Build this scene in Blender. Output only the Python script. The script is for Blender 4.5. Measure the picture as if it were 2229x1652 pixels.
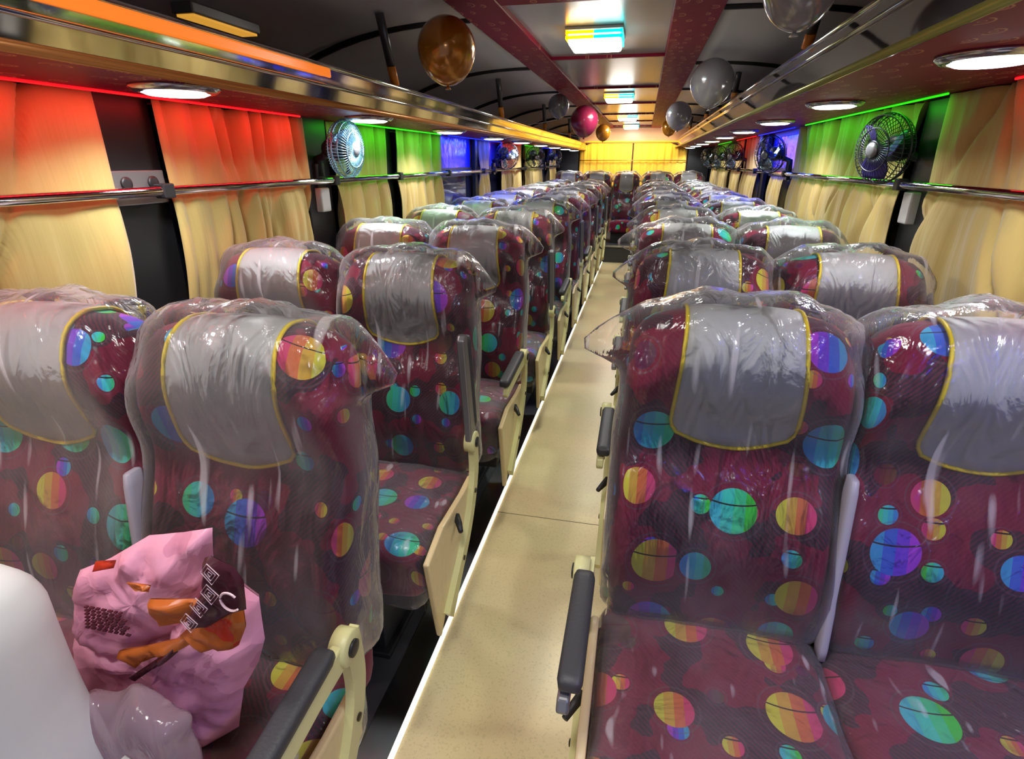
import bpy, bmesh, math, random
from mathutils import Vector, noise
sc = bpy.context.scene
for o in list(bpy.data.objects): bpy.data.objects.remove(o)
PI = math.pi
# ------------------------------------------------------------------ camera, world, exposure
CAMZ = 1.42
cam = bpy.data.cameras.new('camera'); co = bpy.data.objects.new('camera', cam); sc.collection.objects.link(co)
cam.sensor_fit = 'HORIZONTAL'; cam.sensor_width = 36; cam.lens = 36*1200/2229
cam.clip_start = .02
co.location = (0, 0, CAMZ)
co.rotation_euler = (math.radians(90-21.64), 0, math.radians(12.64))
sc.camera = co
w = bpy.data.worlds.new('world'); sc.world = w; w.use_nodes = True
w.node_tree.nodes['Background'].inputs[0].default_value = (.75, .8, 1, 1)
w.node_tree.nodes['Background'].inputs[1].default_value = .35
sc.view_settings.view_transform = 'Standard'; sc.view_settings.look = 'None'
sc.view_settings.gamma = 1; sc.view_settings.exposure = 0.0
try: sc.cycles.transparent_max_bounces = 24
except Exception: pass

def area(name, loc, rot, sx, sy, col, power, shape='RECTANGLE'):
    l = bpy.data.lights.new(name, 'AREA'); l.shape = shape; l.size = sx
    if shape in ('RECTANGLE', 'ELLIPSE'): l.size_y = sy
    l.color = col; l.energy = power
    o = bpy.data.objects.new(name, l); sc.collection.objects.link(o)
    o.location = loc; o.rotation_euler = rot
    return o

# ------------------------------------------------------------------ helpers
def lin(c):
    return tuple(((x/255)/12.92 if x/255 <= .04045 else ((x/255+.055)/1.055)**2.4) for x in c) + (1,)

def mat(name, col=(200, 200, 200), rough=.5, metal=0, spec=.5, emit=None, estr=0, alpha=1, trans=0, coat=0, bump=0, bscale=40, sheen=0):
    m = bpy.data.materials.new(name); m.use_nodes = True
    nt = m.node_tree; b = nt.nodes['Principled BSDF']
    b.inputs['Base Color'].default_value = lin(col); b.inputs['Roughness'].default_value = rough
    b.inputs['Metallic'].default_value = metal; b.inputs['Specular IOR Level'].default_value = spec
    b.inputs['Alpha'].default_value = alpha; b.inputs['Transmission Weight'].default_value = trans
    b.inputs['Coat Weight'].default_value = coat; b.inputs['Sheen Weight'].default_value = sheen
    if emit:
        b.inputs['Emission Color'].default_value = lin(emit); b.inputs['Emission Strength'].default_value = estr
    if bump:
        n = nt.nodes.new('ShaderNodeTexNoise'); n.inputs['Scale'].default_value = bscale
        tc = nt.nodes.new('ShaderNodeTexCoord'); nt.links.new(tc.outputs['Object'], n.inputs['Vector'])
        bp = nt.nodes.new('ShaderNodeBump'); bp.inputs['Strength'].default_value = bump; bp.inputs['Distance'].default_value = .01
        nt.links.new(n.outputs['Fac'], bp.inputs['Height']); nt.links.new(bp.outputs['Normal'], b.inputs['Normal'])
    return m

class NG:
    """tiny node-writing helper"""
    def __init__(s, m): s.nt = m.node_tree; s.b = s.nt.nodes['Principled BSDF']
    def n(s, t, **k):
        x = s.nt.nodes.new(t)
        for a, v in k.items(): setattr(x, a, v)
        return x
    def l(s, a, b): s.nt.links.new(a, b)
    def math(s, op, a, b=0.0, c=0.0, clamp=False):
        x = s.n('ShaderNodeMath', operation=op); x.use_clamp = clamp
        for i, v in enumerate((a, b, c)):
            if isinstance(v, (int, float)): x.inputs[i].default_value = v
            else: s.l(v, x.inputs[i])
        return x.outputs[0]
    def mix(s, f, a, b):
        x = s.n('ShaderNodeMix', data_type='RGBA')
        for i, v in ((0, f), (6, a), (7, b)):
            if isinstance(v, (int, float, tuple)): x.inputs[i].default_value = v
            else: s.l(v, x.inputs[i])
        return x.outputs[2]

def make_fabric():
    m = mat('polka_fabric', (100, 20, 45), .8, sheen=.1, spec=.25); g = NG(m)
    uv = g.n('ShaderNodeUVMap').outputs[0]
    oi = g.n('ShaderNodeObjectInfo')
    off = g.n('ShaderNodeVectorMath', operation='MULTIPLY_ADD')
    cmb = g.n('ShaderNodeCombineXYZ')
    g.l(oi.outputs['Random'], cmb.inputs[0]); g.l(g.math('FRACT', g.math('MULTIPLY', oi.outputs['Random'], 7.31)), cmb.inputs[1])
    off.inputs[1].default_value = (7, 9, 0); g.l(cmb.outputs[0], off.inputs[0]); g.l(uv, off.inputs[2])
    co_ = off.outputs[0]
    # maroon ground with charcoal patches and fine stripes
    nz = g.n('ShaderNodeTexNoise'); nz.inputs['Scale'].default_value = 7; nz.inputs['Detail'].default_value = 2; g.l(co_, nz.inputs['Vector'])
    patch = g.math('GREATER_THAN', nz.outputs['Fac'], .52)
    wv = g.n('ShaderNodeTexWave'); wv.inputs['Scale'].default_value = 55; wv.inputs['Distortion'].default_value = 3; wv.bands_direction = 'DIAGONAL'; g.l(co_, wv.inputs['Vector'])
    ground = g.mix(patch, lin((112, 14, 46)), lin((46, 32, 42)))
    ground = g.mix(g.math('MULTIPLY', wv.outputs['Fac'], .3), ground, lin((138, 34, 68)))
    col = ground
    for k, (scale, rmin, rmax, thr, ofs) in enumerate(((10.5, .13, .22, .45, 11.3), (6.3, .20, .315, .12, 3.7))):
        v = g.n('ShaderNodeTexVoronoi', voronoi_dimensions='2D'); v.inputs['Scale'].default_value = scale; v.inputs['Randomness'].default_value = .5
        ad = g.n('ShaderNodeVectorMath', operation='ADD'); ad.inputs[1].default_value = (ofs, ofs*1.7, 0); g.l(co_, ad.inputs[0])
        g.l(ad.outputs[0], v.inputs['Vector'])
        sp = g.n('ShaderNodeSeparateColor'); g.l(v.outputs['Color'], sp.inputs[0])
        rad = g.math('MULTIPLY_ADD', sp.outputs[0], rmax-rmin, rmin)
        on = g.math('GREATER_THAN', sp.outputs[1], thr)
        inside = g.math('MULTIPLY', g.math('LESS_THAN', v.outputs['Distance'], rad), on)
        ring = g.math('MULTIPLY', g.math('LESS_THAN', g.math('ABSOLUTE', g.math('SUBTRACT', v.outputs['Distance'], g.math('MULTIPLY', rad, 1.28))), .012), on)
        # stripe bands across the dot
        scl = g.n('ShaderNodeVectorMath', operation='SCALE'); scl.inputs[3].default_value = 1.0
        sub = g.n('ShaderNodeVectorMath', operation='SUBTRACT'); g.l(ad.outputs[0], sub.inputs[0]); g.l(v.outputs['Position'], sub.inputs[1])
        sx = g.n('ShaderNodeSeparateXYZ'); g.l(sub.outputs[0], sx.inputs[0])
        xr = g.math('DIVIDE', g.math('MULTIPLY', sx.outputs[0], scale), rad)          # -1..1
        band = g.math('DIVIDE', g.math('FLOOR', g.math('MULTIPLY', xr, 2.0)), 2.0)
        # hue family: warm, cool or violet
        t_ = sp.outputs[2]
        base = g.math('MULTIPLY_ADD', g.math('GREATER_THAN', t_, .42), .44, .03)
        base = g.math('MULTIPLY_ADD', g.math('GREATER_THAN', t_, .68), .17, base)
        base = g.math('MULTIPLY_ADD', g.math('GREATER_THAN', t_, .86), -.24, base)
        hue = g.math('FRACT', g.math('ADD', g.math('SUBTRACT', base, g.math('MULTIPLY', band, .13)), 1.0))
        hs = g.n('ShaderNodeCombineColor', mode='HSV'); g.l(hue, hs.inputs[0]); hs.inputs[1].default_value = .93; hs.inputs[2].default_value = .56
        # a dark arc across some of the dots
        arc = g.math('LESS_THAN', g.math('ABSOLUTE', g.math('SUBTRACT', sx.outputs[1], g.math('MULTIPLY_ADD', g.math('MULTIPLY', sx.outputs[0], sx.outputs[0]), 3.0, .012))), .0016)
        arc = g.math('MULTIPLY', arc, g.math('GREATER_THAN', sp.outputs[0], .6))
        dotc = g.mix(arc, hs.outputs[0], lin((40, 20, 30)))
        dark = g.math('GREATER_THAN', g.math('FRACT', g.math('MULTIPLY', sp.outputs[1], 13.7)), .8)      # woven tone-on-tone dots
        dotc = g.mix(g.math('MULTIPLY', dark, .92), dotc, lin((92, 6, 34)))
        col = g.mix(g.math('MULTIPLY', ring, .35), col, lin((96, 80, 90)))
        col = g.mix(inside, col, dotc)
    g.l(col, g.b.inputs['Base Color'])
    return m

def make_wrap(name='clear_plastic_wrap', base=.015, edge=.70, tint=(242, 240, 243)):
    """thin crinkled polythene: mostly clear, milky where it is seen edge-on or folded"""
    m = bpy.data.materials.new(name); m.use_nodes = True; nt = m.node_tree
    for n_ in list(nt.nodes): nt.nodes.remove(n_)
    N = nt.nodes.new; L = nt.links.new
    out = N('ShaderNodeOutputMaterial'); tr = N('ShaderNodeBsdfTransparent'); df = N('ShaderNodeBsdfDiffuse'); tl = N('ShaderNodeBsdfTranslucent')
    gl = N('ShaderNodeBsdfGlossy'); gl.inputs['Roughness'].default_value = .12
    df.inputs[0].default_value = lin(tint); tl.inputs[0].default_value = lin(tint)
    mx1 = N('ShaderNodeMixShader'); mx1.inputs[0].default_value = .35; L(df.outputs[0], mx1.inputs[1]); L(tl.outputs[0], mx1.inputs[2])
    tc = N('ShaderNodeTexCoord'); mp = N('ShaderNodeMapping'); mp.inputs['Scale'].default_value = (14, 14, 5); mp.inputs['Rotation'].default_value = (0, .45, .2)
    L(tc.outputs['Object'], mp.inputs[0])
    nz = N('ShaderNodeTexNoise'); nz.inputs['Scale'].default_value = 1; nz.inputs['Detail'].default_value = 4; nz.inputs['Distortion'].default_value = 1.6
    L(mp.outputs[0], nz.inputs['Vector'])
    bp = N('ShaderNodeBump'); bp.inputs['Strength'].default_value = .8; bp.inputs['Distance'].default_value = .014
    L(nz.outputs['Fac'], bp.inputs['Height'])
    L(bp.outputs[0], gl.inputs['Normal'])
    lw = N('ShaderNodeLayerWeight'); lw.inputs['Blend'].default_value = .5
    pw = N('ShaderNodeMath'); pw.operation = 'POWER'; pw.inputs[1].default_value = 2.0; L(lw.outputs['Facing'], pw.inputs[0])
    ma = N('ShaderNodeMath'); ma.operation = 'MULTIPLY_ADD'; ma.inputs[1].default_value = edge; ma.inputs[2].default_value = base
    L(pw.outputs[0], ma.inputs[0])
    # creases: a few long, thin milky streaks running diagonally
    mp2 = N('ShaderNodeMapping'); mp2.inputs['Scale'].default_value = (34, 10, 3.2); mp2.inputs['Rotation'].default_value = (0, .6, 0); L(tc.outputs['Object'], mp2.inputs[0])
    n2 = N('ShaderNodeTexNoise'); n2.inputs['Scale'].default_value = 1; n2.inputs['Detail'].default_value = 1; L(mp2.outputs[0], n2.inputs['Vector'])
    gt = N('ShaderNodeMapRange'); gt.inputs[1].default_value = .67; gt.inputs[2].default_value = .74; L(n2.outputs['Fac'], gt.inputs[0])
    n3 = N('ShaderNodeTexNoise'); n3.inputs['Scale'].default_value = 6; L(tc.outputs['Object'], n3.inputs['Vector'])
    hz = N('ShaderNodeMapRange'); hz.inputs[1].default_value = .5; hz.inputs[2].default_value = .75; hz.inputs[4].default_value = .06; L(n3.outputs['Fac'], hz.inputs[0])
    ad_ = N('ShaderNodeMath'); ad_.operation = 'ADD'; L(hz.outputs[0], ad_.inputs[0]); L(ma.outputs[0], ad_.inputs[1])
    m2 = N('ShaderNodeMath'); m2.operation = 'MULTIPLY_ADD'; m2.inputs[1].default_value = .4; L(gt.outputs[0], m2.inputs[0]); L(ad_.outputs[0], m2.inputs[2])
    mx2 = N('ShaderNodeMixShader'); L(m2.outputs[0], mx2.inputs[0]); L(tr.outputs[0], mx2.inputs[1]); L(mx1.outputs[0], mx2.inputs[2])
    fr = N('ShaderNodeFresnel'); fr.inputs['IOR'].default_value = 1.45; L(bp.outputs[0], fr.inputs['Normal'])
    mx3 = N('ShaderNodeMixShader'); L(fr.outputs[0], mx3.inputs[0]); L(mx2.outputs[0], mx3.inputs[1]); L(gl.outputs[0], mx3.inputs[2])
    L(mx3.outputs[0], out.inputs[0])
    return m

M = {}
M['fabric'] = make_fabric()
M['wrap'] = make_wrap()
M['wrap2'] = make_wrap('clear_cushion_wrap', .05, .35)
M['cover'] = mat('grey_white_vinyl', (174, 174, 173), .5, spec=.4, bump=.06, bscale=25)
M['piping'] = mat('yellow_piping', (232, 206, 30), .5)
M['cream'] = mat('cream_plastic', (216, 214, 150), .4, bump=.03)
M['bag_cream'] = mat('cream_panel_under_wrap', (226, 205, 150), .3, bump=.4, bscale=22)
M['black'] = mat('black_plastic', (34, 34, 36), .45)
M['pad'] = mat('charcoal_pad', (58, 58, 60), .5, bump=.08, bscale=200)
M['greymetal'] = mat('grey_metal', (140, 140, 142), .35, metal=.7)
M['chrome'] = mat('chrome', (225, 225, 225), .07, metal=1)
M['mirror'] = mat('polished_steel_fascia', (205, 200, 195), .06, metal=1, bump=.05, bscale=5)
M['steel'] = mat('brushed_steel', (190, 190, 188), .22, metal=1)
M['darkframe'] = mat('dark_frame', (28, 28, 30), .6)
M['white'] = mat('white_plastic', (210, 208, 205), .4)
M['screw'] = mat('dark_screw', (70, 60, 45), .3, metal=.6)

def curtain_mat():
    m = mat('cream_curtain_cloth', (186, 160, 98), .85, spec=.2, sheen=.2); g = NG(m)
    tc = g.n('ShaderNodeTexCoord'); mp = g.n('ShaderNodeMapping'); mp.inputs['Scale'].default_value = (1, 22, 1.2); g.l(tc.outputs['Object'], mp.inputs[0])
    nz = g.n('ShaderNodeTexNoise'); nz.inputs['Scale'].default_value = 1.0; nz.inputs['Detail'].default_value = 3; g.l(mp.outputs[0], nz.inputs['Vector'])
    bp = g.n('ShaderNodeBump'); bp.inputs['Strength'].default_value = .5; bp.inputs['Distance'].default_value = .02
    g.l(nz.outputs['Fac'], bp.inputs['Height']); g.l(bp.outputs[0], g.b.inputs['Normal'])
    return m
M['curtain'] = curtain_mat()
M['rearcurtain'] = mat('golden_curtain_cloth', (238, 190, 70), .8, sheen=.2)

def vinyl_mat():
    """glossy maroon vinyl printed with thin gold and pink scrolls"""
    m = mat('maroon_scroll_vinyl', (96, 8, 34), .5, spec=.15); g = NG(m)
    tc = g.n('ShaderNodeTexCoord'); mp = g.n('ShaderNodeMapping'); mp.inputs['Scale'].default_value = (17, 11, 17); g.l(tc.outputs['Object'], mp.inputs[0])
    v = g.n('ShaderNodeTexVoronoi', voronoi_dimensions='2D'); v.inputs['Scale'].default_value = 1; v.inputs['Randomness'].default_value = .55; g.l(mp.outputs[0], v.inputs['Vector'])
    sp = g.n('ShaderNodeSeparateColor'); g.l(v.outputs['Color'], sp.inputs[0])
    ring = g.math('LESS_THAN', g.math('ABSOLUTE', g.math('SUBTRACT', v.outputs['Distance'], g.math('MULTIPLY_ADD', sp.outputs[0], .15, .16))), .028)
    ring2 = g.math('LESS_THAN', g.math('ABSOLUTE', g.math('SUBTRACT', v.outputs['Distance'], .09)), .012)
    sub = g.n('ShaderNodeVectorMath', operation='SUBTRACT'); g.l(mp.outputs[0], sub.inputs[0]); g.l(v.outputs['Position'], sub.inputs[1])
    sx = g.n('ShaderNodeSeparateXYZ'); g.l(sub.outputs[0], sx.inputs[0])
    gap = g.math('GREATER_THAN', g.math('ADD', sx.outputs[0], g.math('MULTIPLY_ADD', sp.outputs[2], .3, -.1)), -.06)
    on = g.math('MULTIPLY', g.math('MAXIMUM', g.math('MULTIPLY', ring, gap), ring2), g.math('GREATER_THAN', sp.outputs[1], .35))
    col = g.mix(g.math('MULTIPLY', on, .75), lin((128, 8, 44)), lin((214, 150, 120)))
    nz = g.n('ShaderNodeTexNoise'); nz.inputs['Scale'].default_value = 90; g.l(tc.outputs['Object'], nz.inputs['Vector'])
    g.l(col, g.b.inputs['Base Color'])
    return m
M['vinyl'] = vinyl_mat()
M['ceiling'] = mat('glossy_grey_laminate', (150, 150, 154), .26, spec=.8, bump=.03, bscale=3)
M['sideceiling'] = mat('dark_glossy_laminate', (190, 190, 196), .4, spec=.6, bump=.04, bscale=3)
M['wall'] = mat('dark_wall_panel', (42, 40, 44), .45)
M['pillar'] = mat('black_pillar_trim', (20, 20, 22), .4)
M['glass'] = mat('tinted_window_glass', (26, 30, 44), .05, spec=.8)
M['film'] = mat('blue_lit_window_film', (40, 66, 178), .22, spec=.8, bump=.6, bscale=12)  # blue LED light on these panes is put into the base colour
M['underfloor'] = mat('charcoal_rubber_floor', (62, 62, 64), .6, bump=.1, bscale=150)

def aisle_mat():
    m = mat('speckled_aisle_lino', (238, 205, 155), .3, spec=.45); g = NG(m)
    tc = g.n('ShaderNodeTexCoord')
    nz = g.n('ShaderNodeTexNoise'); nz.inputs['Scale'].default_value = 160; nz.inputs['Detail'].default_value = 2; g.l(tc.outputs['Object'], nz.inputs['Vector'])
    n2 = g.n('ShaderNodeTexNoise'); n2.inputs['Scale'].default_value = 2.2; g.l(tc.outputs['Object'], n2.inputs['Vector'])
    c = g.mix(n2.outputs['Fac'], lin((246, 208, 158)), lin((226, 224, 162)))
    sp = g.math('MULTIPLY', g.math('GREATER_THAN', nz.outputs['Fac'], .6), .35)
    g.l(g.mix(sp, c, lin((200, 182, 126))), g.b.inputs['Base Color'])
    return m
M['aisle'] = aisle_mat()

def link(o): sc.collection.objects.link(o)
def mobj(name, verts, faces, m, parent=None, smooth=True, uvs=None):
    me = bpy.data.meshes.new(name); me.from_pydata(verts, [], faces)
    if uvs:
        ul = me.uv_layers.new(name='UVMap')
        for lp in me.loops: ul.data[lp.index].uv = uvs[lp.vertex_index]
    if smooth: me.polygons.foreach_set('use_smooth', [True]*len(me.polygons))
    me.materials.append(m)
    o = bpy.data.objects.new(name, me); link(o)
    if parent: o.parent = parent
    return o
def empty(name, loc=(0, 0, 0), label=None, cat=None, group=None, rz=0):
    o = bpy.data.objects.new(name, None); link(o); o.location = loc; o.rotation_euler = (0, 0, rz); o.empty_display_size = .05
    return tag(o, label, cat, group)
def tag(o, label=None, cat=None, group=None, kind=None):
    if label: o['label'] = label
    if cat: o['category'] = cat
    if group: o['group'] = group
    if kind: o['kind'] = kind
    return o
def struct(o): o['kind'] = 'structure'; return o

class MB:
    def __init__(s): s.v = []; s.f = []
    def add(s, v, f):
        n = len(s.v); s.v += [tuple(p) for p in v]; s.f += [tuple(i+n for i in q) for q in f]; return s
    def box(s, x0, x1, y0, y1, z0, z1):
        return s.add([(x0,y0,z0),(x1,y0,z0),(x1,y1,z0),(x0,y1,z0),(x0,y0,z1),(x1,y0,z1),(x1,y1,z1),(x0,y1,z1)],
                     [(0,3,2,1),(4,5,6,7),(0,1,5,4),(1,2,6,5),(2,3,7,6),(3,0,4,7)])
    def tube(s, pts, r, seg=8, closed=False, flat=1.0):
        pts = [Vector(p) for p in pts]; n = len(pts); vs = []; fs = []
        up0 = Vector((0, 0, 1))
        for i, p in enumerate(pts):
            a = pts[(i-1) % n] if (closed or i > 0) else p; b = pts[(i+1) % n] if (closed or i < n-1) else p
            t = (b-a).normalized() if (b-a).length > 1e-9 else Vector((0, 0, 1))
            up = up0 if abs(t.dot(up0)) < .95 else Vector((1, 0, 0))
            s1 = t.cross(up).normalized(); s2 = s1.cross(t).normalized()
            rr = r[i] if isinstance(r, (list, tuple)) else r
            for k in range(seg):
                an = 2*PI*k/seg; vs.append(p + s1*math.cos(an)*rr + s2*math.sin(an)*rr*flat)
        m = n if closed else n-1
        for i in range(m):
            for k in range(seg):
                a = i*seg+k; b = i*seg+(k+1) % seg; c = ((i+1) % n)*seg+(k+1) % seg; d = ((i+1) % n)*seg+k
                fs.append((a, b, c, d))
        if not closed: fs += [tuple(range(seg))[::-1], tuple(range((n-1)*seg, n*seg))]
        return s.add(vs, fs)
    def disc(s, c, axis, prof, seg=24):
        """lathe: prof = [(r, h)] along axis from centre c"""
        ax = Vector(axis).normalized(); t = Vector((0, 0, 1)) if abs(ax.z) < .9 else Vector((1, 0, 0))
        u = ax.cross(t).normalized(); w_ = ax.cross(u); vs = []; fs = []; c = Vector(c)
        for r, h in prof:
            for k in range(seg):
                a = 2*PI*k/seg; vs.append(c + ax*h + (u*math.cos(a)+w_*math.sin(a))*max(r, 1e-5))
        for i in range(len(prof)-1):
            for k in range(seg): fs.append((i*seg+k, i*seg+(k+1) % seg, (i+1)*seg+(k+1) % seg, (i+1)*seg+k))
        fs += [tuple(range(seg))[::-1], tuple(range((len(prof)-1)*seg, len(prof)*seg))]
        return s.add(vs, fs)
    def prism(s, poly, axis, a0, a1, rnd=0):
        """poly 2D extruded along axis 'x' (poly=(y,z)), 'y' (x,z) or 'z' (x,y)"""
        n = len(poly)
        f = {'x': lambda p, a: (a, p[0], p[1]), 'y': lambda p, a: (p[0], a, p[1]), 'z': lambda p, a: (p[0], p[1], a)}[axis]
        return s.add([f(p, a0) for p in poly]+[f(p, a1) for p in poly],
                     [tuple(range(n))[::-1], tuple(range(n, 2*n))]+[(i, (i+1) % n, n+(i+1) % n, n+i) for i in range(n)])
    def build(s, name, m, parent=None, smooth=False, bevel=0):
        o = mobj(name, s.v, s.f, m, parent, smooth)
        if bevel:
            b = o.modifiers.new('bevel', 'BEVEL'); b.width = bevel; b.segments = 2; b.limit_method = 'ANGLE'
        return o

def rbox(hx, hy, hz, r, nx, ny, nz, fn=None, drop=None):
    """rounded-box grid; returns verts, faces, uvs (uv in metres). fn deforms (x,y,z) in place"""
    idx = {}; V = []; U = []; F = []
    def axis_pts(h, n):
        # parameter positions with the ends refined for the round
        return [-h + 2*h*i/n for i in range(n+1)]
    X, Y, Z = axis_pts(hx, nx), axis_pts(hy, ny), axis_pts(hz, nz)
    def vert(x, y, z):
        key = (round(x, 5), round(y, 5), round(z, 5))
        if key in idx: return idx[key]
        c = Vector((max(-hx+r, min(hx-r, x)), max(-hy+r, min(hy-r, y)), max(-hz+r, min(hz-r, z))))
        d = Vector((x, y, z)) - c
        p = c + d.normalized()*r if d.length > 1e-9 else Vector((x, y, z))
        u = (x + (y+hy)*(0 if abs(x) < hx-1e-6 else (1 if x > 0 else -1)), z + (y+hy if z >= hz-1e-6 else 0))
        if fn: p = Vector(fn(p.x, p.y, p.z))
        idx[key] = len(V); V.append(tuple(p)); U.append(u); return idx[key]
    def face(P, Q, g, flip):
        for i in range(len(P)-1):
            for j in range(len(Q)-1):
                q = [vert(*g(P[i], Q[j])), vert(*g(P[i+1], Q[j])), vert(*g(P[i+1], Q[j+1])), vert(*g(P[i], Q[j+1]))]
                F.append(tuple(q[::-1] if flip else q))
    if drop is None: drop = ()
    if '-y' not in drop: face(X, Z, lambda a, b: (a, -hy, b), False)
    if '+y' not in drop: face(X, Z, lambda a, b: (a, hy, b), True)
    if '-x' not in drop: face(Y, Z, lambda a, b: (-hx, a, b), True)
    if '+x' not in drop: face(Y, Z, lambda a, b: (hx, a, b), False)
    if '-z' not in drop: face(X, Y, lambda a, b: (a, b, -hz), True)
    if '+z' not in drop: face(X, Y, lambda a, b: (a, b, hz), False)
    return V, F, U

def sm(t, a, b):
    t = max(0, min(1, (t-a)/(b-a))); return t*t*(3-2*t)
def children(o): return [c for c in bpy.data.objects if c.parent == o]
def copy_tree(o, parent=None):
    c = o.copy(); link(c)
    if parent: c.parent = parent
    for ch in kids[o.name] if o.name in kids else children(o): copy_tree(ch, c)
    return c
kids = {}
def index_kids(root):
    kids[root.name] = children(root)
    for c in kids[root.name]: index_kids(c)

# ------------------------------------------------------------------ dimensions of the coach
XL, XR = -1.42, 1.0          # window walls
Y0, Y1 = -1.6, 10.0           # front opening / rear wall
ZC = CAMZ + .50               # centre ceiling
XC = -.235                    # centre line
ZRAIL = CAMZ - .08
ZRL, ZRR = CAMZ + .165, CAMZ + .20    # undersides of racks
DR = .10  # rear seat platform rise

# ------------------------------------------------------------------ structure
struct(MB().box(XL, XR, Y0, Y1, -.06, 0).build('floor', M['underfloor']))
b = MB().box(-.50, .03, Y0, 8.42, .002, .010); struct(b.build('floor_aisle', M['aisle']))
b = MB().box(-.50, .03, 1.94, 1.943, .0102, .0108); tag(struct(b.build('trim_1', mat('seam_line', (120, 100, 70), .6))))
# bevelled grey aluminium edge strip with nosing that glows to imitate the metal's highlight, both sides of the aisle
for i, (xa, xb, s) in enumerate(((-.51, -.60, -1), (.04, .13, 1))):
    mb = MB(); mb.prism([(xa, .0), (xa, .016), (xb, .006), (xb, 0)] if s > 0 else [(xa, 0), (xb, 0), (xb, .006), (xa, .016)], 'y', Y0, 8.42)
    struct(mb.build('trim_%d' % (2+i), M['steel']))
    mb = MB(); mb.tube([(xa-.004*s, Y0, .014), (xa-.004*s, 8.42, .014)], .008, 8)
    struct(mb.build('trim_%d' % (4+i), mat('nosing_highlight_glow', (252, 250, 245), .3, emit=(255, 252, 244), estr=.9), smooth=True))
# raised rear platform
struct(MB().box(XL, XR, 8.42, Y1, 0, .26).build('floor_rear', M['underfloor']))
struct(MB().box(-.52, .05, 8.405, 8.43, .235, .262).build('trim_6', M['steel']))

def wall_side(name, x, s):
    # window wall: lower panel, header band and window pillars
    mb = MB()
    t = .05*s
    mb.box(min(x, x+t), max(x, x+t), Y0, Y1, 0, .80)
    mb.box(min(x, x+t), max(x, x+t), Y0, Y1, CAMZ+.17, CAMZ+.42)
    mb.box(min(x, x+t), max(x, x+t), Y0, Y1, ZRAIL-.035, ZRAIL+.03)
    return struct(mb.build(name, M['wall']))
wall_side('wall_left', XL, -1); wall_side('wall_right', XR, 1)

PL = [(-.55,-.45), (1.27, 1.47), (2.22, 2.42), (2.96, 3.10), (3.84, 3.94), (4.78, 4.86), (5.12, 5.24), (6.55, 6.72), (7.9, 8.05), (9.2, 9.3)]
PR = [(.3,.4), (2.24, 2.45), (4.12, 4.24), (5.22, 5.34), (6.1, 6.25), (7.0, 7.12), (7.9, 8.0), (8.9, 9.0)]
def pillars(P, x, s, nm, n0):
    k = n0
    prev = Y0
    for (a, b_) in P:
        mb = MB(); mb.box(min(x, x-.035*s), max(x, x-.035*s), a, b_, .5, CAMZ+.2)
        struct(mb.build('trim_%d' % k, M['pillar'], bevel=.006)); k += 1
    return k
k_ = pillars(PL, XL, -1, 'left', 10); k_ = pillars(PR, XR, 1, 'right', k_)
# glass between pillars
n = 1
for P, x, s in ((PL, XL, -1), (PR, XR, 1)):
    e = [Y0]+[v for ab in P for v in ab]+[Y1]
    for i in range(0, len(e)-1, 2):
        a, b_ = e[i], e[i+1]
        if b_-a < .05: continue
        blue = (s < 0 and 3.8 < a < 6) or (s > 0 and 4 < a < 5)
        x0 = x+.012*s
        mb = MB().box(min(x0, x0+.012*s), max(x0, x0+.012*s), a, b_, .80, ZRAIL-.03)
        struct(mb.build('window_%d' % n, M['glass'])); n += 1
        mb = MB().box(min(x0, x0+.012*s), max(x0, x0+.012*s), a, b_, ZRAIL+.025, CAMZ+.18)
        struct(mb.build('window_%d' % n, M['film'] if blue else M['glass'])); n += 1

# outer wall skin so nothing leaks behind the panes
for nm, x, s in (('wall_left_outer', XL, -1), ('wall_right_outer', XR, 1)):
    x0 = x+.06*s
    struct(MB().box(min(x0, x0+.02*s), max(x0, x0+.02*s), Y0, Y1, 0, CAMZ+.45).build(nm, M['pillar']))

# ceiling: centre channel + curved glossy sides
SLo, SLi, SRi, SRo = -.69, -.525, .055, .225
def side_ceiling(name, xa, xw):
    V, F = [], []; n_ = 10
    for j in range(2):
        y = (Y0, Y1)[j]
        for i in range(n_+1):
            t = i/n_
            V.append((xa+(xw-xa)*t, y, ZC - .13*t**2.4 + .0))
    for i in range(n_): F.append((i, i+1, n_+2+i, n_+1+i) if xw < xa else (i+1, i, n_+1+i, n_+2+i))
    o = mobj(name, V, F, M['sideceiling']); so = o.modifiers.new('s', 'SOLIDIFY'); so.thickness = .03; so.offset = -1
    return struct(o)
side_ceiling('ceiling_left', SLo+.01, XL-.05); side_ceiling('ceiling_right', SRo-.01, XR+.05)
struct(MB().box(SLi-.01, SRi+.01, Y0, Y1, ZC+.008, ZC+.03).build('ceiling', M['ceiling']))
for i, (a, b_) in enumerate(((SLo, SLi), (SRi, SRo))):
    struct(MB().box(a, b_, Y0, Y1, ZC-.012, ZC+.02).build('ceiling_strip_%s' % ('left', 'right')[i], M['vinyl'], bevel=.004))
q = 40
for y, wd in ((-.4, .04), (.9, .04), (2.12, .10), (3.30, .022), (4.62, .022), (5.85, .022), (7.15, .022), (8.4, .022), (9.5, .03)):
    struct(MB().box(SLi-.005, SRi+.005, y-wd/2, y+wd/2, ZC-.006, ZC+.02).build('trim_%d' % q, M['vinyl'])); q += 1
# thin dark cross joints on the side ceilings
for y in (1.2, 2.35, 3.55, 4.75, 5.95, 7.15, 8.35):
    for xa, xw in ((SLo-.0, XL), (SRo+.0, XR)):
        pts = [(xa+(xw-xa)*i/8, y, ZC-.13*(i/8)**2.4-.004) for i in range(9)]
        mb = MB(); mb.tube(pts, .012, 6); struct(mb.build('trim_%d' % q, M['pillar'])); q += 1

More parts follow.
